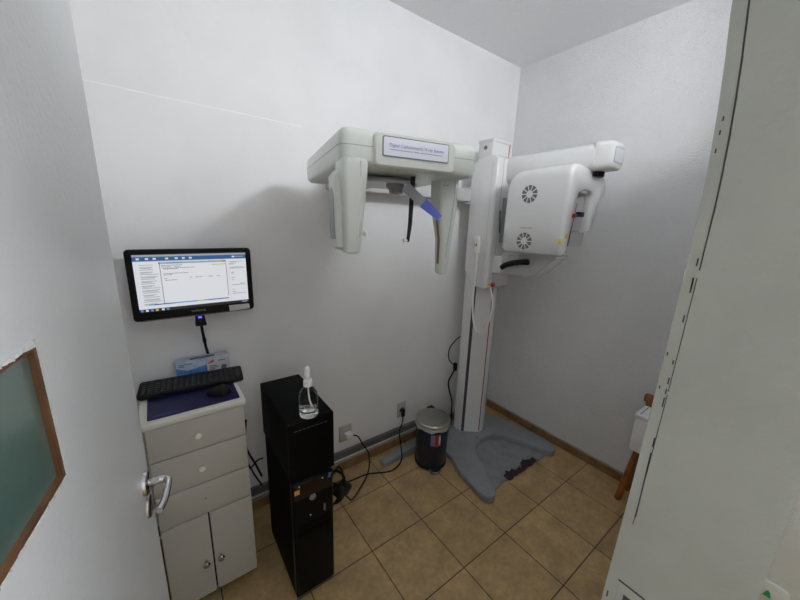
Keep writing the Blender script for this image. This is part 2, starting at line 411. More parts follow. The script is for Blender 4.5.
ms = thing('computer_mouse', 'small black computer mouse on the blue mat', 'mouse', (-2.150, -.29, .9025))
g = G(); g.T = Matrix.Translation((-2.150, -.288, .9027)) @ Matrix.Rotation(math.radians(62), 4, 'Z')
rings = []
for k in range(9):
    t = k / 8; a = t * PI / 2
    rings.append([(x * (math.cos(a * .97)), y * (math.cos(a * .97)) , .032 * math.sin(a) * (1 - .18 * (y / .05))) for x, y in rrect(.056, .096, .027, 6)])
g.loft(rings); obj('mouse_shell', g, 'black', ms)
g = G(); g.T = Matrix.Translation((-2.150, -.288, .9027)) @ Matrix.Rotation(math.radians(62), 4, 'Z')
g.lathe([(.006, -.003), (.009, -.002), (.009, .002), (.006, .003)], (0, -.022, .024), 16, 'x'); obj('scroll_wheel', g, 'grey', ms)

gb = thing('glove_box', 'blue and white cardboard glove box behind the keyboard', 'box', (-2.175, -.04, .9))
bx0, bx1, by0, by1, bz0, bz1 = -2.283, -2.073, -.076, -.014, .9065, .977
g = G().box(bx0, by0, .9008, bx1, by1, bz1, .001); obj('carton', g, 'boxlight', gb)
e = .0006
g = G().prism([(bx0 + .002, .903), (-2.165, .903), (-2.165, .95), (-2.24, .938), (bx0 + .002, .955)], 'y', by0 - e, by0 + .0005); obj('blue_panel', g, 'blue', gb)
g = G().prism([(-2.165, .903), (bx1 - .002, .903), (bx1 - .002, .974), (-2.135, .970), (-2.150, .955), (-2.165, .950)], 'y', by0 - e, by0 + .0005)
g.prism([(-2.17, by0 + .004), (bx1 - .003, by0 + .004), (bx1 - .02, by1 - .01), (-2.12, by1 - .01)], 'z', bz1 - .0003, bz1 + e); obj('white_panel', g, 'boxwhite', gb)
obj('red_patch', G().prism([(-2.165, .951), (-2.135, .956), (-2.138, .970), (-2.152, .962)], 'y', by0 - 2 * e, by0), 'boxred', gb)
g = G()
for x, z, w in ((-2.272, .93, .016), (-2.272, .966, .03), (-2.272, .958, .02), (-2.155, .937, .028), (-2.155, .929, .034), (-2.12, .958, .03), (-2.155, .921, .02), (-2.24, .966, .02)):
    g.box(x, by0 - .0012, z, x + w, by0 - e, z + .004)
obj('print', g, 'ink', gb)
obj('round_print', G().lathe([(.012, by0 - .0012), (.012, by0 - e)], (-2.098, 0, .925), 20, 'y'), 'ink', gb)
obj('opening', G().prism(rrect(.10, .022, .01, 5, -2.178, -.045), 'z', bz1 - .0003, bz1 + .0008), 'ink', gb)

# ------------------------------------------------------------------ monitor
mo = thing('computer_monitor', 'black widescreen monitor hung on the wall above the cabinet, screen on', 'monitor', (-2.173, -.06, 1.14))
mx0, mx1, mz0, mz1, my = -2.394, -1.953, 1.190, 1.472, -.10
g = G()
def ringxz(x0, x1, z0, z1, y, r): return [(x, y, z) for x, z in rrect(x1 - x0, z1 - z0, r, 5, (x0 + x1) / 2, (z0 + z1) / 2)]
g.loft([ringxz(mx0 + .05, mx1 - .05, mz0 + .05, mz1 - .04, -.045, .02), ringxz(mx0 + .01, mx1 - .01, mz0 + .008, mz1 - .008, -.068, .015), ringxz(mx0, mx1, mz0, mz1, -.078, .014), ringxz(mx0, mx1, mz0, mz1, my + .003, .014), ringxz(mx0 + .003, mx1 - .003, mz0 + .003, mz1 - .003, my, .012)])
obj('housing', g, 'bezelblack', mo)
M['scr_white'] = mat('screen_white', (.02, .02, .02), .3, emit=(.86, .88, .93), estr=.72)
M['scr_grey'] = mat('screen_grey', (.02, .02, .02), .3, emit=(.50, .54, .60), estr=.60)
M['scr_blue'] = mat('screen_blue', (.02, .02, .02), .3, emit=(.01, .13, .38), estr=.6)
M['scr_cyan'] = mat('screen_cyan', (.02, .02, .02), .3, emit=(.10, .36, .70), estr=.75)
M['scr_text'] = mat('screen_text', (.02, .02, .02), .3, emit=(.10, .11, .13), estr=.6)
M['scr_yel'] = mat('screen_yellow', (.02, .02, .02), .3, emit=(.85, .75, .15), estr=.6)
M['scr_red'] = mat('screen_red', (.02, .02, .02), .3, emit=(.6, .12, .12), estr=.6)
M['scr_dark'] = mat('screen_dark', (.02, .02, .02), .3, emit=(.02, .022, .03), estr=.5)
sx0, sx1, sz0, sz1 = -2.372, -1.975, 1.226, 1.452
sw, sh = sx1 - sx0, sz1 - sz0
g = G(); lay = [0]
def S(u0, v0, u1, v1, mi):
    lay[0] += 1; y = my - .0003 - lay[0] * 2.5e-6
    g.quad((sx0 + u0 * sw, y, sz1 - v1 * sh), (sx0 + u1 * sw, y, sz1 - v1 * sh), (sx0 + u1 * sw, y, sz1 - v0 * sh), (sx0 + u0 * sw, y, sz1 - v0 * sh), mi)
S(0, 0, 1, 1, 0)
S(0, 0, 1, .035, 1); S(0, .035, 1, .105, 2)
for u in (.03, .10, .16, .26, .34, .40, .46, .86): S(u, .055, u + .025, .085, 0)
S(.89, .06, .98, .075, 1)
S(0, .105, 1, .115, 1)
random.seed(4)
S(.04, .155, .20, .90, 0)
for k in range(18):
    v = .17 + k * .040; S(.045, v, .045 + random.uniform(.10, .15), v + .012, 1)
    if k % 2: S(.05, v + .018, .05 + random.uniform(.06, .13), v + .024, 5)
S(.205, .13, .80, .165, 1); S(.27, .14, .40, .155, 3); S(.56, .14, .70, .15, 3); S(.76, .137, .79, .158, 7)
S(.205, .165, .21, .87, 5); S(.795, .165, .80, .83, 5); S(.20, .13, .21, .165, 5)
S(.66, .195, .79, .215, 6)
for v, segs in ((.185, ((.22, .40),)), (.21, ((.22, .30), (.33, .38))), (.235, ((.23, .50),)), (.25, ((.24, .36),)), (.33, ((.23, .44),)), (.355, ((.23, .30),)), (.42, ((.23, .26), (.45, .47), (.50, .56), (.62, .66), (.70, .73))), (.45, ((.24, .34),))):
    for a, b in segs:
        u = a
        while u < b: w = random.uniform(.008, .022); S(u, v, min(u + w, b), v + .010, 5); u += w + .005
S(.08, .865, .80, .885, 3); S(.12, .867, .3, .883, 2); S(.50, .867, .55, .883, 6); S(.6, .867, .8, .883, 2)
S(.82, .15, .822, .93, 1)
for v, a, b in ((.16, .83, .97), (.19, .83, .90), (.21, .83, .88), (.27, .83, .97), (.29, .83, .99), (.37, .84, .88), (.40, .84, .87), (.47, .84, .88), (.52, .84, .87), (.60, .92, .98), (.62, .84, .97), (.72, .84, .87), (.76, .84, .88), (.79, .84, .98)):
    S(a, v, b, v + .010, 1); S(a, v + .002, a + (b - a) * .6, v + .007, 5)
S(0, .945, 1, 1, 8)
for u, mi in ((.01, 3), (.05, 0), (.09, 3), (.13, 6), (.18, 0), (.22, 3)): S(u, .955, u + .022, .99, mi)
S(.93, .965, .985, .985, 1)
obj('screen', g, ['scr_white', 'scr_grey', 'scr_blue', 'scr_cyan', 'ink', 'scr_text', 'scr_yel', 'scr_red', 'scr_dark'], mo, label='lit screen showing a white document window under a blue toolbar')
g = G(); text_mesh(g, 'SAMSUNG', .0115, (-2.175, my - .0006, 1.211), (1, 0, 0), (0, 0, 1)); obj('brand_lettering', g, 'logo', mo)
obj('paper_label', G().prism([(-2.056, 1.192), (-1.975, 1.196), (-1.972, 1.2), (-1.975, 1.219), (-2.058, 1.219)], 'y', my - .0012, my - .0004), 'boxwhite', mo, label='blank pale sticker over the bezel corner')
obj('bezel_edge', G().box(mx0 + .02, my - .0015, mz0 - .001, mx1 - .015, my + .004, mz0 + .002), 'grey', mo)
g = G().prism([(-2.187, 1.196), (-2.157, 1.196), (-2.150, 1.140), (-2.192, 1.140)], 'y', -.098, -.058, .003); nk = obj('stand_neck', g, 'black', mo)
obj('power_light', G().prism(rrect(.014, .007, .003, 3, -2.173, 1.180), 'y', -.1005, -.0975), 'led', nk)
obj('wall_bracket', G().box(-2.23, -.05, 1.27, -2.12, -.0005, 1.39, .003), 'black', mo)
tag(obj('monitor_cable', G().tube([(-2.170, -.07, 1.145), (-2.168, -.085, 1.10), (-2.163, -.07, 1.05), (-2.157, -.035, 1.01), (-2.152, -.0068, .985), (-2.15, -.0068, .94), (-2.15, -.0068, .70)], .006).box(-2.172, -.094, 1.062, -2.158, -.074, 1.078, .002), 'cable', loc=(-2.17, -.07, 1.14)), 'black cable hanging straight down from the back of the monitor', 'cable')

# ------------------------------------------------------------------ towers
tx0, tx1, ty0, ty1 = -1.968, -1.795, -.60, -.205
lt = thing('computer_tower', 'black computer tower standing on the floor with orange and blue stickers', 'computer', (-1.88, -.40, 0))
obj('case', G().box(tx0, ty0 + .03, .012, tx1 + .006, ty1, .592, .004), 'pcblack', lt)
g = G().loft([[(x, ty0 + .032, z) for x, z in rrect(tx1 - tx0, .578, .008, 3, (tx0 + tx1) / 2, .303)], [(x, ty0 + .008, z) for x, z in rrect(tx1 - tx0, .578, .008, 3, (tx0 + tx1) / 2, .303)], [(x, ty0, z) for x, z in rrect(tx1 - tx0 - .012, .56, .01, 3, (tx0 + tx1) / 2, .303)]])
fb = obj('front_bezel', g, 'gloss', lt)
obj('top_band', G().box(tx0 + .006, ty0 - .003, .515, tx1 - .006, ty0 + .005, .585, .003), 'brown', lt)
obj('round_badge', G().lathe([(.0, ty0 - .004), (.013, ty0 - .004), (.014, ty0 + .001)], (-1.888, 0, .502), 24, 'y'), 'grey', lt)
obj('orange_sticker', G().box(-1.962, ty0 - .0045, .546, -1.942, ty0 - .0028, .566), 'orange', lt)
obj('sticker_print', G().box(-1.957, ty0 - .005, .551, -1.953, ty0 - .0042, .556).box(-1.951, ty0 - .005, .556, -1.947, ty0 - .0042, .561), 'ink', lt)
obj('blue_sticker', G().prism([(-1.822, .566), (-1.812, .562), (-1.807, .580), (-1.816, .586)], 'y', ty0 - .0045, ty0 - .0028), 'blue', lt)
obj('indicator', G().box(-1.944, ty0 - .005, .576, -1.9405, ty0 - .0028, .582).box(-1.848, ty0 - .005, .572, -1.843, ty0 - .0028, .576).box(-1.902, ty0 - .004, .418, -1.897, ty0 - .0, .421), 'knobw', lt)
obj('power_button', G().prism(rrect(.007, .036, .003, 3, -1.838, .425), 'y', ty0 - .003, ty0 + .001), 'silver', lt)
for z in (.36, .325): obj('drive_cover', G().box(tx0 + .015, ty0 - .0015, z, tx1 - .015, ty0 + .003, z + .03, .001), 'pcblack', lt)
for x in (tx0 + .02, tx1 - .02):
    for y in (ty0 + .05, ty1 - .04): obj('foot', G().lathe([(.014, 0), (.014, .013)], (x, y, 0), 12), 'cable', lt)
ut = thing('computer_tower', 'black box unit stacked on the computer tower, sanitizer bottle on top', 'computer', (-1.88, -.40, .5925))
obj('case', G().box(tx0 - .006, ty0 + .022, .604, tx1 + .004, ty1 + .0, .86, .003), 'pcblack', ut)
obj('front_bezel', G().box(tx0 - .007, ty0 - .002, .604, tx1 + .005, ty0 + .022, .860, .005), 'pcblack', ut)
g = G()
for k in range(8): g.box(-1.952 + k * .017, ty0 - .0028, .826, -1.940 + k * .017, ty0 + .001, .8285)
obj('vent', g, 'ink', ut)
for x in (tx0 + .02, tx1 - .02):
    for y in (ty0 + .04, ty1 - .04): obj('foot', G().lathe([(.012, .5925), (.012, .606)], (x, y, 0), 12), 'cable', ut)

bo = thing('sanitizer_bottle', 'clear pump bottle with white top standing on the black tower', 'bottle', (-1.880, -.562, .8605))
bc = (-1.881, -.570, 0)
def GB(): g = G(); g.T = Matrix.Translation((0, 0, .8605)) @ Matrix.Diagonal((1, 1, 1.09, 1)) @ Matrix.Translation((0, 0, -.8605)); return g
obj('bottle_body', GB().lathe([(0, .861), (.033, .861), (.0365, .865), (.0365, .935), (.034, .948), (.024, .963), (.0135, .972), (.0135, .976), (0, .976)], bc, 36), 'clearplastic', bo)
obj('gel', GB().lathe([(0, .8635), (.032, .8635), (.0345, .867), (.0345, .888), (0, .888)], bc, 36), 'liquid', bo)
obj('collar', GB().lathe([(0, .975), (.017, .975), (.017, .993), (.015, .998), (.006, 1.0), (0, 1.0)], bc, 28), 'plug', bo)
g = GB().lathe([(0, .999), (.0045, .999), (.0045, 1.012), (0, 1.012)], bc, 12)
g.lathe([(0, 1.010), (.0115, 1.010), (.011, 1.03), (.0085, 1.042), (0, 1.044)], bc, 20)
g.tube([(bc[0], bc[1], 1.036), (bc[0] + .006, bc[1] + .016, 1.037), (bc[0] + .010, bc[1] + .026, 1.032)], .0045, 10)
obj('pump', g, 'plug', bo)
obj('dip_tube', GB().tube([(bc[0], bc[1], .975), (bc[0] + .004, bc[1], .92), (bc[0] + .02, bc[1], .867)], .0025, 8), 'plug', bo)

# ------------------------------------------------------------------ sockets, conduit, cables
def socket(cx, cz, w, h, label, kind):
    t = thing('wall_socket', label, 'socket', (cx, 0, cz), 'sockets low on the back wall')
    obj('cover_plate', G().prism(rrect(w, h, .006, 3, cx, cz), 'y', -.010, 0, .002, 2), 'socket', t)
    obj('outlet_insert', G().lathe([(0, -.0115), (.018, -.0115), (.020, -.0095)], (cx, 0, cz), 24, 'y'), 'socket' if kind else 'slot', t)
    if kind == 0: obj('screw', G().lathe([(0, -.0112), (.003, -.0112), (.003, -.009)], (cx, 0, cz + h * .36), 10, 'y'), 'grey', t)
    return t
socket(-1.437, .270, .088, .112, 'beige wall socket with a white plug in it, nearer the black towers', 1)
socket(-.985, .284, .072, .112, 'beige wall socket with dark round outlet, beside the pedal bin', 0)
pl = thing('power_plug', 'white plug pushed into the left wall socket with black lead', 'plug', (-1.425, -.012, .266))
obj('plug_body', G().box(-1.452, -.052, .248, -1.402, -.0118, .282, .008), 'plug', pl)
obj('lead', G().tube([(-1.405, -.045, .262), (-1.375, -.06, .25), (-1.34, -.06, .18), (-1.30, -.07, .10), (-1.31, -.10, .03), (-1.36, -.15, .006), (-1.44, -.21, .006), (-1.54, -.29, .04), (-1.63, -.40, .20), (-1.70, -.485, .33)], .0045), 'cable', pl)
pl = thing('power_plug', 'black plug in the right wall socket, its lead running left along the floor', 'plug', (-.985, -.012, .284))
obj('plug_body', G().lathe([(.016, -.012), (.017, -.03), (.010, -.038), (0, -.04)], (-.985, 0, .282), 20, 'y').box(-.997, -.036, .238, -.973, -.018, .275, .005), 'cable', pl)
obj('lead', G().tube([(-.985, -.028, .245), (-1.0, -.04, .20), (-1.03, -.05, .14), (-1.075, -.13, .105), (-1.12, -.20, .05), (-1.20, -.20, .006), (-1.34, -.14, .006), (-1.42, -.13, .006), (-1.50, -.125, .006)], .0045), 'cable', pl)
cd = thing('cable_conduit', 'grey cable conduit running low along the back wall', 'conduit', (-1.4, 0, .12))
obj('channel', G().box(-2.56, -.024, .108, -.58, -.0003, .150, .006), 'conduit', cd)
obj('lower_pipe', G().tube([(-2.56, -.009, .101), (-.58, -.009, .101)], .007, 12, False), 'conduit', cd)
pb = thing('power_brick', 'black power adapter hanging among cables beside the computer tower', 'adapter', (-1.72, -.50, .30))
g = G(); g.T = Matrix.Translation((-1.725, -.50, .345)) @ Matrix.Rotation(.6, 4, 'Y') @ Matrix.Rotation(.5, 4, 'Z'); g.box(-.05, -.03, 0, .05, .03, .055, .012); obj('adapter_body', g, 'cable', pb)
g = G()
g.tube([(-1.785, -.56, .52), (-1.755, -.57, .56), (-1.735, -.57, .50), (-1.745, -.54, .42), (-1.735, -.52, .38)], .004)
g.tube([(-1.785, -.50, .48), (-1.74, -.51, .49), (-1.70, -.51, .43), (-1.715, -.50, .36)], .006)
g.tube([(-1.76, -.52, .40), (-1.70, -.52, .40), (-1.705, -.51, .33), (-1.74, -.50, .30)], .006)
g.tube([(-1.785, -.45, .38), (-1.72, -.46, .37), (-1.70, -.45, .28), (-1.74, -.43, .22), (-1.785, -.42, .26)], .0055)
g.tube([(-1.70, -.49, .34), (-1.66, -.40, .20), (-1.60, -.25, .04), (-1.50, -.125, .006)], .0045)
obj('lead', g, 'cable', pb)
g = G()
g.tube([(-2.02, -.05, .6), (-2.03, -.05, .45), (-2.0, -.10, .36), (-1.98, -.13, .30)], .005)
g.tube([(-2.05, -.04, .55), (-2.04, -.06, .40), (-2.01, -.08, .30), (-1.985, -.15, .26)], .004)
g.tube([(-2.07, -.03, .42), (-2.03, -.08, .34), (-1.99, -.10, .38), (-1.975, -.15, .42)], .004)
tag(obj('loose_cables', g, 'cable', loc=(-2.02, -.06, .3)), 'tangle of black cables hanging between cabinet and towers', 'cable')

# ------------------------------------------------------------------ pedal bin
bn = thing('pedal_bin', 'dark blue pedal bin with steel lid beside the machine base', 'trash can', (-.914, -.263, 0))
b = (-.914, -.263, 0)
obj('bucket', G().lathe([(0, .004), (.098, .004), (.102, .012), (.1125, .30), (.1125, .305), (0, .305)], b, 48), 'bin', bn)
obj('base_ring', G().lathe([(0, 0), (.104, 0), (.108, .006), (.108, .022), (.104, .026), (0, .026)], b, 48), 'black', bn)
g = G(); ring = []
for z, r_, am in ((.292, .1155, .003), (.298, .117, .003), (.306, .118, .0015), (.316, .1175, .001)):
    ring.append([(b[0] + (r_ + am * math.sin(i * 1.7)) * math.cos(2 * PI * i / 48), b[1] + (r_ + am * math.sin(i * 1.7)) * math.sin(2 * PI * i / 48), z - (.006 * math.sin(i * .9) if z < .295 else 0)) for i in range(48)])
g.loft(ring, True); obj('bag_rim', g, 'bag', bn)
ld = obj('lid', G().lathe([(0, .3165), (.1165, .3165), (.119, .320), (.119, .331), (.112, .338), (.06, .343), (0, .344)], b, 48), 'silver', bn)
obj('hinge_block', G().box(b[0] + .05, b[1] + .085, .28, b[0] + .10, b[1] + .125, .335, .006), 'black', bn)
ang = math.radians(-117); px, py = b[0] + .105 * math.cos(ang), b[1] + .105 * math.sin(ang)
g = G(); g.T = Matrix.Translation((px, py, 0)) @ Matrix.Rotation(ang + PI / 2, 4, 'Z'); g.prism(rrect(.072, .056, .024, 6, 0, -.014), 'z', .018, .028, .002, 2)
pd = obj('pedal', g, 'black', bn)
g = G(); g.T = Matrix.Translation((px, py, 0)) @ Matrix.Rotation(ang + PI / 2, 4, 'Z'); g.tube([(-.034, -.014, .027), (-.024, -.038, .027), (0, -.045, .027), (.024, -.038, .027), (.034, -.014, .027)], .0035); obj('pedal_rim', g, 'chrome', pd)
# label wrapped round the drum
def wrap(a0, a1, z0, z1, r_, off):
    g = G(); n = 8; rr = []
    for k in range(n + 1):
        a = math.radians(a0 + (a1 - a0) * k / n); rr.append([(b[0] + (r_ + o) * math.cos(a), b[1] + (r_ + o) * math.sin(a), z) for z, o in ((z0, off), (z1, off), (z1, -.002), (z0, -.002))])
    g.loft(rr); return g
st = obj('sticker', wrap(-136, -102, .195, .275, .1105, .0015), 'inkb', bn)
obj('sticker_red', wrap(-122, -110, .190, .275, .1105, .0022), 'red', st)
obj('sticker_print', wrap(-133, -126, .21, .26, .1105, .0022), 'grey', st)
obj('sticker_mark', wrap(-107, -103, .205, .26, .1105, .0022), 'boxwhite', st)

# ------------------------------------------------------------------ x-ray machine
XR = thing('dental_xray_machine', 'white panoramic dental x-ray machine with skull imaging head, standing in the corner', 'x-ray machine', (-.44, -.30, 0))
outer = [(-.803, -.14), (-.803, -.35), (-.85, -.47), (-.888, -.68), (-.886, -.715), (-.868, -.742), (-.838, -.748), (-.806, -.734), (-.793, -.715)]
inner = [(-.740, -.61), (-.687, -.527), (-.640, -.43), (-.585, -.376), (-.484, -.343), (-.378, -.358), (-.307, -.41), (-.255, -.52), (-.208, -.66)]
outer2 = [(-.176, -.719), (-.160, -.733), (-.125, -.730), (-.089, -.705), (-.070, -.66), (-.065, -.62), (-.075, -.48), (-.095, -.34), (-.17, -.15), (-.20, -.08), (-.70, -.08)]
pf = obj('base_platform', G().prism(outer + inner + outer2, 'z', .001, .046, .008, 3), 'platform', XR)
obj('floor_plate', G().prism([(-.80, -.30), (-.80, -.69), (-.75, -.695), (-.62, -.682), (-.52, -.665), (-.44, -.66), (-.38, -.69), (-.30, -.70), (-.22, -.70), (-.15, -.70), (-.12, -.30)], 'z', .001, .010, .002, 1), 'plate', pf)
g = G(); random.seed(9); pts = []
xs = [-.620 + i * .017 for i in range(20)]
top = [(x, -.655 + random.uniform(-.012, .016) + .016 * math.sin(i * .55)) for i, x in enumerate(xs)]
bot = [(x, -.700 + random.uniform(-.006, .006)) for x in reversed(xs)]
g.prism(top + bot, 'z', .0095, .0115); obj('torn_edge', g, 'darkred', pf, label='dark torn coating along the front edge')
obj('seam_hole', G().lathe([(.006, .046), (.006, .0475)], (-.50, -.32, 0), 12), 'slot', pf)
obj('foot_bar', G().prism([(-1.225, .001), (-1.215, .030), (-.95, .058), (-.78, .058), (-.78, .001)], 'y', -.146, -.085, .004), 'platform', XR)
# column
colp = [(-.545, -.12), (-.545, -.190), (-.540, -.202), (-.530, -.210), (-.445, -.276), (-.430, -.283), (-.400, -.283), (-.350, -.262), (-.332, -.240), (-.330, -.075)]
cl = obj('column', G().prism(colp, 'z', .044, 2.0), 'white', XR)
obj('guide_slot', G().prism([(-.5430, -.197), (-.5415, -.2035), (-.5290, -.2130), (-.5270, -.2105)], 'z', .05, 1.25), 'slot', cl)
obj('red_line', G().prism([(-.440, -.2800), (-.434, -.2835), (-.4335, -.2820), (-.439, -.2790)], 'z', .30, 1.25).prism([(-.440, -.2800), (-.434, -.2835), (-.4335, -.2820), (-.439, -.2790)], 'z', .06, .30), 'rededge', cl)
cp = obj('column_cap', G().box(-.550, -.262, 1.985, -.362, -.15, 2.118, .004).box(-.553, -.265, 2.112, -.359, -.147, 2.130, .003), 'white', XR)
obj('cap_knob', G().lathe([(.012, -.550), (.012, -.5545), (.009, -.556), (0, -.556)], (0, -.207, 2.082), 20, 'x'), 'ink', cp)
obj('cap_red_stripe', G().prism([(-.392, 2.03), (-.385, 2.03), (-.380, 2.112), (-.389, 2.112)], 'y', -.2632, -.261), 'boxred', cp)
# carriage housing
hp = [(-.315, 1.30), (-.325, 1.195), (-.205, 1.205), (-.13, 1.275), (-.112, 1.40), (-.112, 1.90), (-.13, 1.985), (-.17, 2.005), (-.29, 2.0), (-.322, 1.975)]
g = G()
prof = [(-.112, 1.295), (-.112, 1.96), (-.155, 2.018), (-.29, 2.034), (-.322, 2.012), (-.322, 1.20), (-.30, 1.188), (-.21, 1.195)]
g.prism(prof, 'x', -.56, -.322, .012, 3)
hs = obj('carriage_housing', g, 'white', XR)
obj('panel_seam', G().box(-.506, -.3226, 1.20, -.503, -.321, 2.01), 'shade', hs)
obj('side_seam', G().box(-.5608, -.285, 1.24, -.559, -.2838, 1.99), 'shade', hs)
obj('motor_cover', G().box(-.478, -.335, 1.50, -.40, -.31, 1.78, .004), 'shade', hs, label='grey recessed strip')
obj('slot_bar', G().tube([(-.500, -.326, 1.70), (-.486, -.327, 1.56)], .004, 8), 'slot', hs)
obj('emergency_button', G().lathe([(.016, -.322), (.016, -.334), (.011, -.340), (0, -.341)], (-.504, 0, 1.222), 20, 'y'), 'red', hs, label='red round button')
obj('button_ring', G().lathe([(.010, -.322), (.010, -.328), (0, -.329)], (-.537, 0, 1.225), 20, 'y'), 'yellow', hs)
# overhead arm
g = G(); rings = []
for y, w, zb, zt, in ((-.290, .06, 1.92, 1.97), (-.292, .12, 1.88, 2.01), (-.302, .150, 1.862, 2.028), (-.33, .158, 1.857, 2.032), (-.55, .156, 1.873, 2.032), (-.82, .148, 1.898, 2.032), (-.835, .146, 1.900, 2.032)):
    rings.append([(x, y, z) for x, z in rrect(w, zt - zb, min(w, zt - zb) * .36, 6, -.392, (zb + zt) / 2)])
g.loft(rings); am = obj('overhead_arm', g, 'white', XR)
g = G(); rings = []
for y, w, zb, zt in ((-.834, .150, 1.899, 2.035), (-.90, .147, 1.901, 2.033), (-.912, .138, 1.906, 2.028), (-.918, .12, 1.915, 2.018)):
    rings.append([(x, y, z) for x, z in rrect(w, zt - zb, .026, 5, -.388, (zb + zt) / 2)])
g.loft(rings); ec = obj('arm_end_cap', g, 'white', am)
obj('display_frame', G().prism(rrect(.10, .074, .010, 4, -.385, 1.968), 'y', -.9195, -.915), 'shade', ec)
obj('display_window', G().prism(rrect(.090, .064, .008, 4, -.385, 1.968), 'y', -.9205, -.918), 'boxwhite', ec)
obj('rotation_joint', G().lathe([(.045, 1.875), (.045, 1.905)], (-.37, -.81, 0), 24), 'black', XR, label='dark swivel joint under the arm end')
# rotor (C shape, open downwards)
def rotor_ring(y):
    # corner roundings towards both ends
    q = max(0, (y + .535) / .085); dz = .10 * (1 - math.sqrt(max(0, 1 - min(q, 1) ** 2)))
    e = max(0, (-.79 - y) / .03); inset = .018 * (1 - math.sqrt(max(0, 1 - min(e, 1) ** 2)))
    i2 = .012 * (1 - math.sqrt(max(0, 1 - min(max(0, (y + .48) / .03), 1) ** 2)))
    o = inset + i2
    P = [(-.605 + o, 1.462 + o), (-.618 + o, 1.475 + o)]
    P += [(-.62 + o, z) for z in (1.60, 1.72)]
    P += [(-.62 + o + .062 * (1 - math.cos(a)), 1.855 - dz * .6 - o + .022 * min(1, max(0, (-.45 - y) / .35)) * .4 + .062 * math.sin(a)) for a in [k * PI / 2 / 6 for k in range(7)]]
    P += [(-.44, 1.913 - dz * .8 - o), (-.30, 1.895 - dz * .8 - o)]
    P += [(-.262, 1.884 - dz * .8 - o), (-.240 - o, 1.866 - dz * .7), (-.232 - o, 1.83 - dz * .4), (-.238 - o, 1.785), (-.275 - o, 1.745), (-.310 - o, 1.64), (-.330 - o, 1.588 + o)]
    P += [(-.362 + o, 1.588 + o), (-.360 + o, 1.70), (-.364 + o, 1.755), (-.376 + o, 1.787), (-.400, 1.800 + o * .5), (-.475, 1.800 + o * .5), (-.515 - o, 1.787), (-.543 - o, 1.745), (-.552 - o, 1.60), (-.556 - o, 1.475 + o), (-.566 - o, 1.462 + o)]
    return [(x, y, z) for x, z in P]
ys = [-.4505, -.452, -.456, -.463, -.472, -.482, -.495, -.51, -.535, -.62, -.70, -.79, -.798, -.806, -.812, -.817, -.8195]
g = G(); g.loft([rotor_ring(y) for y in ys]); rt = obj('rotating_c_arm', g, 'white', XR, angle=50)
obj('lower_trim', G().box(-.617, -.795, 1.456, -.56, -.47, 1.4635, .003), 'shade', rt)
for zc in (1.780, 1.528):
    yc = -.60
    fg = obj('fan_grille', G().lathe([(.050, -.6195), (.050, -.6212), (0, -.6212)], (0, yc, zc), 36, 'x'), 'white', rt)
    g = G()
    for k in range(10):
        a0 = 2 * PI * k / 10 + .07; a1 = 2 * PI * (k + 1) / 10 - .07
        p = [(yc + r_ * math.cos(a), zc + r_ * math.sin(a)) for r_, aa in ((.020, (a0 + .06, a1 - .06)), (.047, (a1, (a0 + a1) / 2, a0))) for a in aa]
        g.prism(p, 'x', -.6220, -.6205)
    obj('grille_openings', g, 'grille', fg)
g = G(); text_mesh(g, 'CAUTION X-RAY', .0095, (-.6206, -.600, 1.600), (0, -1, 0), (0, 0, 1)); obj('red_lettering', g, 'red', rt)
g = G()
for k in range(8): g.box(-.604, -.8185, 1.595 + k * .011, -.578 + (k % 3) * -.004, -.8178 + .001, 1.603 + k * .011)
g.T = Matrix.Translation((0, -.002, 0)); obj('label_text', g, 'shade', rt)
obj('warning_label', G().box(-.6215, -.813, 1.528, -.6170, -.795, 1.549), 'yellow', rt)
obj('warning_label', G().box(-.602, -.8225, 1.556, -.580, -.816, 1.578), 'yellow', rt)
g = G(); text_mesh(g, 'PaX', .012, (-.575, -.8200, 1.487), (1, 0, 0), (0, 0, 1)); obj('model_lettering', g, 'shade', rt)
# sensor side and positioning parts seen through the C opening
sn = obj('sensor_plate', G().box(-.550, -.775, 1.592, -.366, -.762, 1.79, .003).box(-.53, -.772, 1.508, -.305, -.762, 1.586, .003), 'platepale', rt, label='pale grey plate inside the opening')
obj('sensor_red_line', G().prism([(-.478, 1.512), (-.4735, 1.512), (-.440, 1.74), (-.4445, 1.74)], 'y', -.7768, -.7735), 'rededge', sn)
obj('dark_clamp', G().box(-.440, -.80, 1.668, -.392, -.775, 1.694, .004).tube([(-.475, -.79, 1.675), (-.43, -.79, 1.68)], .005), 'pad', rt)
obj('clamp_knob', G().lathe([(.010, -.775), (.012, -.80), (0, -.802)], (-.490, 0, 1.672), 16, 'y'), 'red', rt)
obj('opening_lamp', G().prism(rrect(.06, .03, .012, 5, -.452, -.797), 'z', 1.788, 1.7995), 'boxwhite', rt)
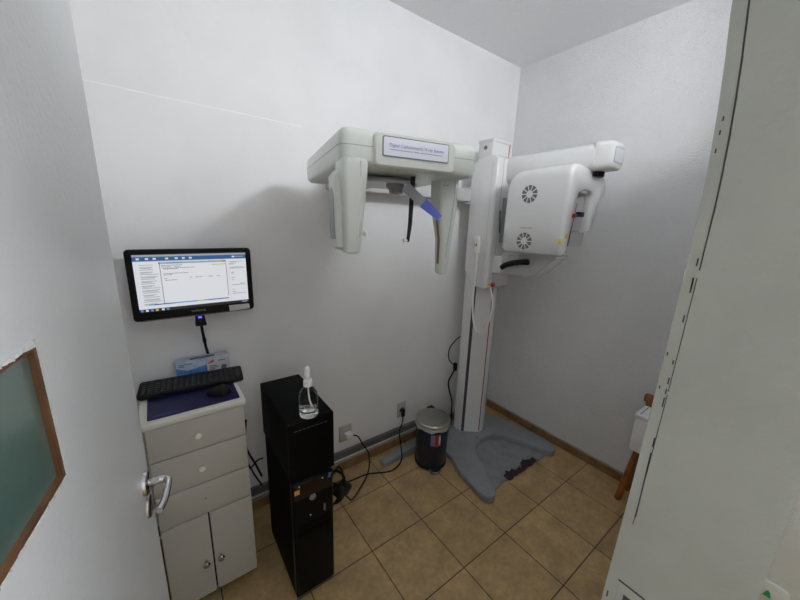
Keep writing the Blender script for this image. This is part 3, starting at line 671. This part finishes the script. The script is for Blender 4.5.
# chin rest
chp = [(-.31, 1.302), (-.60, 1.325), (-.635, 1.335), (-.745, 1.445), (-.735, 1.452), (-.31, 1.415)]
cr = obj('chin_rest', G().prism(chp, 'x', -.525, -.375, .008, 3), 'white', XR)
obj('smoked_cover', G().prism([(-.40, 1.31), (-.605, 1.3215), (-.640, 1.331), (-.752, 1.443), (-.742, 1.457), (-.40, 1.443)], 'x', -.535, -.525, .003, 2), 'haze', cr)
obj('handle_bar', G().tube([(-.552, -.42, 1.352), (-.556, -.45, 1.372), (-.556, -.50, 1.390), (-.556, -.56, 1.402), (-.553, -.60, 1.404)], .0165, 14), 'black', cr, label='black curved grip')
obj('handle_stub', G().tube([(-.553, -.59, 1.402), (-.525, -.59, 1.402)], .009, 10).tube([(-.553, -.43, 1.357), (-.525, -.43, 1.357)], .009, 10), 'slot', cr)
obj('adjust_knob', G().box(-.535, -.49, 1.428, -.50, -.445, 1.434, .002).lathe([(.006, 1.41), (.006, 1.43)], (-.52, -.50, 0), 12), 'slot', cr)

# skull imaging head (cephalostat)
bmx = obj('skull_unit_beam', G().box(-1.56, -.125, 1.757, -.50, -.04, 1.835, .006).box(-1.56, -.30, 1.757, -1.44, -.10, 1.835, .006).box(-.562, -.13, 1.74, -.45, -.035, 1.85, .006), 'beam', XR)
e1 = Vector((.978, -.208, 0)); e2 = Vector((.208, .978, 0)); P0 = Vector((-1.864, -.826, 0))
LT = Matrix(((e1.x, e2.x, 0, P0.x), (e1.y, e2.y, 0, P0.y), (0, 0, 1, 0), (0, 0, 0, 1)))
def L(): g = G(); g.T = LT; return g
cw, cdp = .458, .585
g = L(); rings = []
for z, o in ((1.755, .03), (1.757, .014), (1.763, .006), (1.773, .002), (1.795, 0), (1.812, 0), (1.836, .001), (1.848, .005), (1.855, .013), (1.8585, .028)):
    rings.append([(x, y, z) for x, y in rrect(cw - 2 * o, cdp - 2 * o, .032 - min(o, .02), 7, cw / 2, cdp / 2)])
g.loft(rings); ch = obj('skull_unit_head', g, 'cream', XR, label='pale grey-green flat head with sign on the front')
g = L(); g.loft([[(x, y, z) for x, y in rrect(cw + .0012, cdp + .0012, .0326, 7, cw / 2, cdp / 2)] for z in (1.8085, 1.8105)]); obj('seam', g, 'shade', ch)
g = L()
g.loft([[(x, y, z) for x, z in rrect(w, h, r_, 5, .228, zc)] for y, w, h, r_, zc in ((.02, .266, .090, .014, 1.8045), (-.005, .266, .090, .014, 1.8045), (-.0105, .256, .080, .012, 1.8045))])
sf = obj('sign_surround', g, 'cream', ch)
g = L(); g.loft([[(x, y, z) for x, z in rrect(.217, .054, .005, 4, .2265, 1.814)] for y in (-.010, -.0125)]); obj('sign_rim', g, 'grey', sf)
g = L(); g.loft([[(x, y, z) for x, z in rrect(.211, .048, .004, 4, .2265, 1.814)] for y in (-.012, -.0135)]); sg = obj('sign_plate', g, 'sign', sf)
g = L(); text_mesh(g, 'Digital Cephalometric X-ray System', .0122, (.2265, -.0138, 1.8175), (1, 0, 0), (0, 0, 1), .0003); obj('sign_lettering', g, 'inkb', sg)
g = L(); g.box(.140, -.0141, 1.8055, .213, -.0134, 1.8067).box(.236, -.0141, 1.8055, .313, -.0134, 1.8067).box(.217, -.0141, 1.8053, .232, -.0134, 1.8069); obj('sign_underline', g, 'ink', sg)
# left leg
def leg_rings(spec, r):
    return [[(x, y, z) for x, y in rrect(x1 - x0, y1 - y0, r, 5, (x0 + x1) / 2, (y0 + y1) / 2)] for z, x0, x1, y0, y1 in spec]
g = L(); g.loft(leg_rings([(1.776, .012, .060, -.010, .06), (1.771, .004, .072, -.022, .075), (1.757, .002, .075, -.026, .08), (1.70, .004, .071, -.026, .078), (1.62, .007, .064, -.024, .07), (1.53, .010, .057, -.020, .062), (1.518, .012, .056, -.016, .058), (1.513, .02, .048, -.008, .05)], .014))
ll = obj('skull_unit_leg', g, 'cream', ch)
g = L(); g.loft(leg_rings([(1.745, -.002, .03, .02, .095), (1.73, -.012, .03, .012, .105), (1.53, -.006, .03, .015, .09), (1.522, .002, .03, .022, .08)], .012)); lc = obj('receptor_case', g, 'cream', ll)
g = L(); g.prism([(.035, 1.552), (.082, 1.552), (.092, 1.66), (.086, 1.69), (.060, 1.70), (.038, 1.68)], 'x', -.0125, -.004, .002, 1); obj('receptor_window', g, 'shade', lc, label='grey translucent window')
g = L(); g.prism([(.0, 0)], 'x', 0, 0) if 0 else None
g.loft([[(x, y, z) for x, y in ((.0495, -.027 + (1.765 - z) * .025), (.0508, -.027 + (1.765 - z) * .025), (.0508, -.02), (.0495, -.02))] for z in (1.765, 1.70, 1.62, 1.56)]); obj('leg_seam', g, 'shade', ll)
g = L(); g.lathe([(.004, .055), (.004, .078), (.009, .080), (.009, .085), (.004, .090), (0, .091)], (0, .03, 1.570), 14, 'x'); obj('ear_plug', g, 'plug', ll)
# right leg
g = L(); g.loft(leg_rings([(1.770, .375, .455, .09, .17), (1.70, .377, .453, .09, .17), (1.63, .385, .450, .095, .165), (1.55, .400, .445, .10, .16), (1.435, .402, .438, .105, .155), (1.424, .404, .436, .108, .152), (1.420, .410, .43, .115, .145)], .013))
rl = obj('skull_unit_leg', g, 'cream', ch)
g = L()
g.loft([[(x0 - .0012, 0.118, z), (x0 - .0012, .132, z), (x0 + .002, .132, z), (x0 + .002, .118, z)] for z, x0 in ((1.62, .3865), (1.55, .400), (1.46, .402))]); obj('brown_groove', g, 'brownslot', rl, label='brown vertical groove')
g = L(); g.loft([[(x1 - .022, y0 - .0008, z), (x1 - .0205, y0 - .0008, z), (x1 - .0205, y0 + .002, z), (x1 - .022, y0 + .002, z)] for z, x1, y0 in ((1.755, .4545, .09), (1.70, .453, .09), (1.63, .450, .095), (1.55, .445, .10), (1.46, .438, .105))]); obj('leg_seam', g, 'shade', rl)
g = L(); g.lathe([(.0035, .0), (.0035, .0)], (0, 0, 0), 8) if 0 else None
for x, z in ((.388, 1.735), (.402, 1.737)): g.lathe([(.002, .0885), (.002, .091)], (x, 0, z), 8, 'y')
obj('screw', g, 'slot', rl)
# underside: disc, hub, nasion arm, ear rod
g = L(); g.loft([[(.20 + rx * math.cos(a), .20 + ry * math.sin(a), z) for a in [2 * PI * i / 36 for i in range(36)]] for z, rx, ry in ((1.748, .120, .090), (1.740, .130, .100), (1.732, .127, .097))]); obj('swivel_disc', g, 'platepale', ch)
g = L(); g.lathe([(.030, 1.742), (.030, 1.722), (.022, 1.712), (0, 1.710)], (.222, .135, 0), 20).box(.205, .115, 1.700, .245, .150, 1.730, .006)
hb = obj('hub_block', g, 'grey', ch)
def inv(p): return LT.inverted() @ Vector(p)
a_, b_ = inv((-1.600, -.775, 1.722)), inv((-1.514, -.858, 1.625)); mdl = a_.lerp(b_, .52)
def bar(p, q, w0, w1, t0, t1, hint):
    t = (q - p).normalized(); s = t.cross(hint).normalized(); n_ = s.cross(t)
    return [[c + s * sx * w / 2 + n_ * sn_ * th / 2 for sx, sn_ in ((1, 1), (-1, 1), (-1, -1), (1, -1))] for c, w, th in ((p, w0, t0), (q, w1, t1))]
hint = inv(CP) - a_
g = L(); g.loft(bar(a_, mdl, .034, .030, .024, .020, hint)); na = obj('nasion_arm', g, 'shade', ch)
g = L(); g.loft(bar(mdl, b_, .034, .020, .022, .014, hint)); obj('blue_tip', g, 'bluecap', na, label='blue plastic tip of the arm')
er0 = inv((-1.582, -.790, 1.757)); er1 = inv((-1.584, -.786, 1.60)); er2 = inv((-1.606, -.806, 1.545))
g = L(); g.loft(bar(er0, er1, .016, .014, .008, .008, hint) + bar(er1, er2, .014, .010, .008, .008, hint)[1:]); ed = obj('ear_rod', g, 'black', ch, label='thin black hanging rod')
g = L(); q = er2; g.lathe([(.003, q.x - .002), (.003, q.x - .010), (.007, q.x - .012), (.007, q.x - .016), (0, q.x - .018)], (0, q.y, q.z + .003), 12, 'x'); obj('ear_plug', g, 'plug', ed)

# hand switch hung on the housing
hw = thing('hand_switch', 'white hand switch hanging on the machine housing by a white cord', 'switch', (-.562, -.225, 1.48))
obj('switch_body', G().box(-.580, -.243, 1.425, -.5615, -.206, 1.505, .004).box(-.585, -.240, 1.500, -.5612, -.200, 1.535, .005), 'plug', hw)
obj('switch_button', G().box(-.5815, -.229, 1.468, -.5795, -.219, 1.488, .001).box(-.5815, -.214, 1.472, -.5795, -.210, 1.484), 'grey', hw)
obj('cord', G().tube([(-.575, -.232, 1.428), (-.578, -.238, 1.36), (-.585, -.240, 1.246), (-.585, -.242, 1.072), (-.585, -.262, .956), (-.585, -.300, .895), (-.585, -.335, .900), (-.585, -.365, .940), (-.580, -.389, 1.01), (-.56, -.385, 1.11), (-.52, -.335, 1.175), (-.51, -.315, 1.20)], .0058, 12), 'plug', hw)
tag(obj('power_cable', G().tube([(-.553, -.12, .80), (-.59, -.11, .77), (-.635, -.10, .71), (-.63, -.10, .63), (-.59, -.11, .58), (-.57, -.11, .555)], .004).box(-.582, -.125, .53, -.560, -.10, .59, .003).tube([(-.571, -.112, .54), (-.60, -.11, .50), (-.618, -.10, .44), (-.600, -.10, .36), (-.575, -.10, .30), (-.56, -.10, .22), (-.56, -.10, .055)], .006), 'cable', loc=(-.56, -.11, .05)), 'black power cable looping down behind the machine column', 'cable')

# ------------------------------------------------------------------ chair and box behind the jamb
chx = thing('wooden_chair', 'small orange wooden chair against the rough wall, half hidden by the door frame', 'chair', (-.11, -1.32, 0))
sz = .372
obj('seat', G().box(-.185, -1.45, sz - .02, -.035, -1.185, sz, .004), 'wood', chx)
for x, y, dx, dy in ((-.160, -1.205, -.012, .045), (-.155, -1.43, -.018, -.045)):
    obj('leg', G().tube([(x + dx, y + dy, .0), (x, y, sz - .012)], .019, 14, False), 'wood', chx)
for y, dy in ((-1.185, .02), (-1.45, -.02)):
    obj('rear_leg', G().tube([(-.045, y + dy, 0), (-.045, y, sz), (-.035, y + dy * .4, .655)], .017, 14, False), 'wood', chx)
obj('back_rail', G().box(-.058, -1.47, .615, -.022, -1.148, .67, .016), 'wood', chx)
bxx = thing('storage_box', 'white plastic box with lid resting on the small wooden chair', 'box', (-.12, -1.31, sz))
obj('box_body', G().box(-.212, -1.44, sz + .001, -.058, -1.170, .580, .006), 'boxlid', bxx)
obj('box_lid', G().box(-.217, -1.445, .578, -.056, -1.165, .602, .006), 'boxlid', bxx)
obj('lid_seam', G().box(-.20, -1.43, .6015, -.07, -1.425, .6030).box(-.20, -1.19, .6015, -.07, -1.186, .6030), 'grey', bxx)

ds = thing('wall_socket', 'rounded wall plate with a green mark on the corridor wall, bottom right', 'socket', (CX, -1.785, .30))
obj('cover_plate', G().prism(rrect(.085, .125, .022, 6, -1.782, .305), 'x', CX - .010, CX, .003, 2), 'corridor', ds)
obj('green_mark', G().prism([(-1.764, .303), (-1.785, .303), (-1.780, .325), (-1.774, .332), (-1.768, .322)], 'x', CX - .0115, CX - .009), 'green', ds)

# ------------------------------------------------------------------ lamp over the corridor
LP = Vector((-1.10, -2.2, 2.5))
lm = thing('ceiling_lamp', 'bare white lamp hanging from the corridor ceiling', 'lamp', (LP.x, LP.y, H))
obj('ceiling_rose', G().lathe([(0, H - .001), (.05, H - .001), (.045, H - .02), (0, H - .022)], (LP.x, LP.y, 0), 24), 'plug', lm)
obj('cord', G().tube([(LP.x, LP.y, H - .02), (LP.x, LP.y, LP.z + .09)], .004, 8, False), 'plug', lm)
obj('socket', G().lathe([(.018, LP.z + .095), (.018, LP.z + .055), (0, LP.z + .055)], (LP.x, LP.y, 0), 16), 'plug', lm)
g = G(); rr_ = .14
g.lathe([(rr_ * math.sin(PI * k / 16), LP.z - rr_ * math.cos(PI * k / 16)) for k in range(17)], (LP.x, LP.y, 0), 32)
obj('globe', g, 'bulb', lm)
# unseen fill panel added in the corridor to brighten the lower right wall
a2 = bpy.data.lights.new('corridor_fill', 'AREA'); a2.shape = 'RECTANGLE'; a2.size = .7; a2.size_y = 1.2; a2.energy = 5; a2.color = (1., .98, .92)
ao = bpy.data.objects.new('corridor_fill', a2); C.objects.link(ao); ao.location = (-3.34, -2.2, 1.6); ao.rotation_euler = (math.radians(90), 0, math.radians(-78))

w = bpy.data.worlds.new('world'); bpy.context.scene.world = w; w.use_nodes = True
w.node_tree.nodes['Background'].inputs[0].default_value = (.5, .55, .6, 1); w.node_tree.nodes['Background'].inputs[1].default_value = .02

sc = bpy.context.scene
sc.view_settings.view_transform = 'Standard'; sc.view_settings.look = 'None'; sc.view_settings.gamma = 1; sc.view_settings.use_curve_mapping = False
sc.view_settings.exposure = .06
sc.cycles.max_bounces = 12; sc.cycles.diffuse_bounces = 6; sc.cycles.transparent_max_bounces = 12
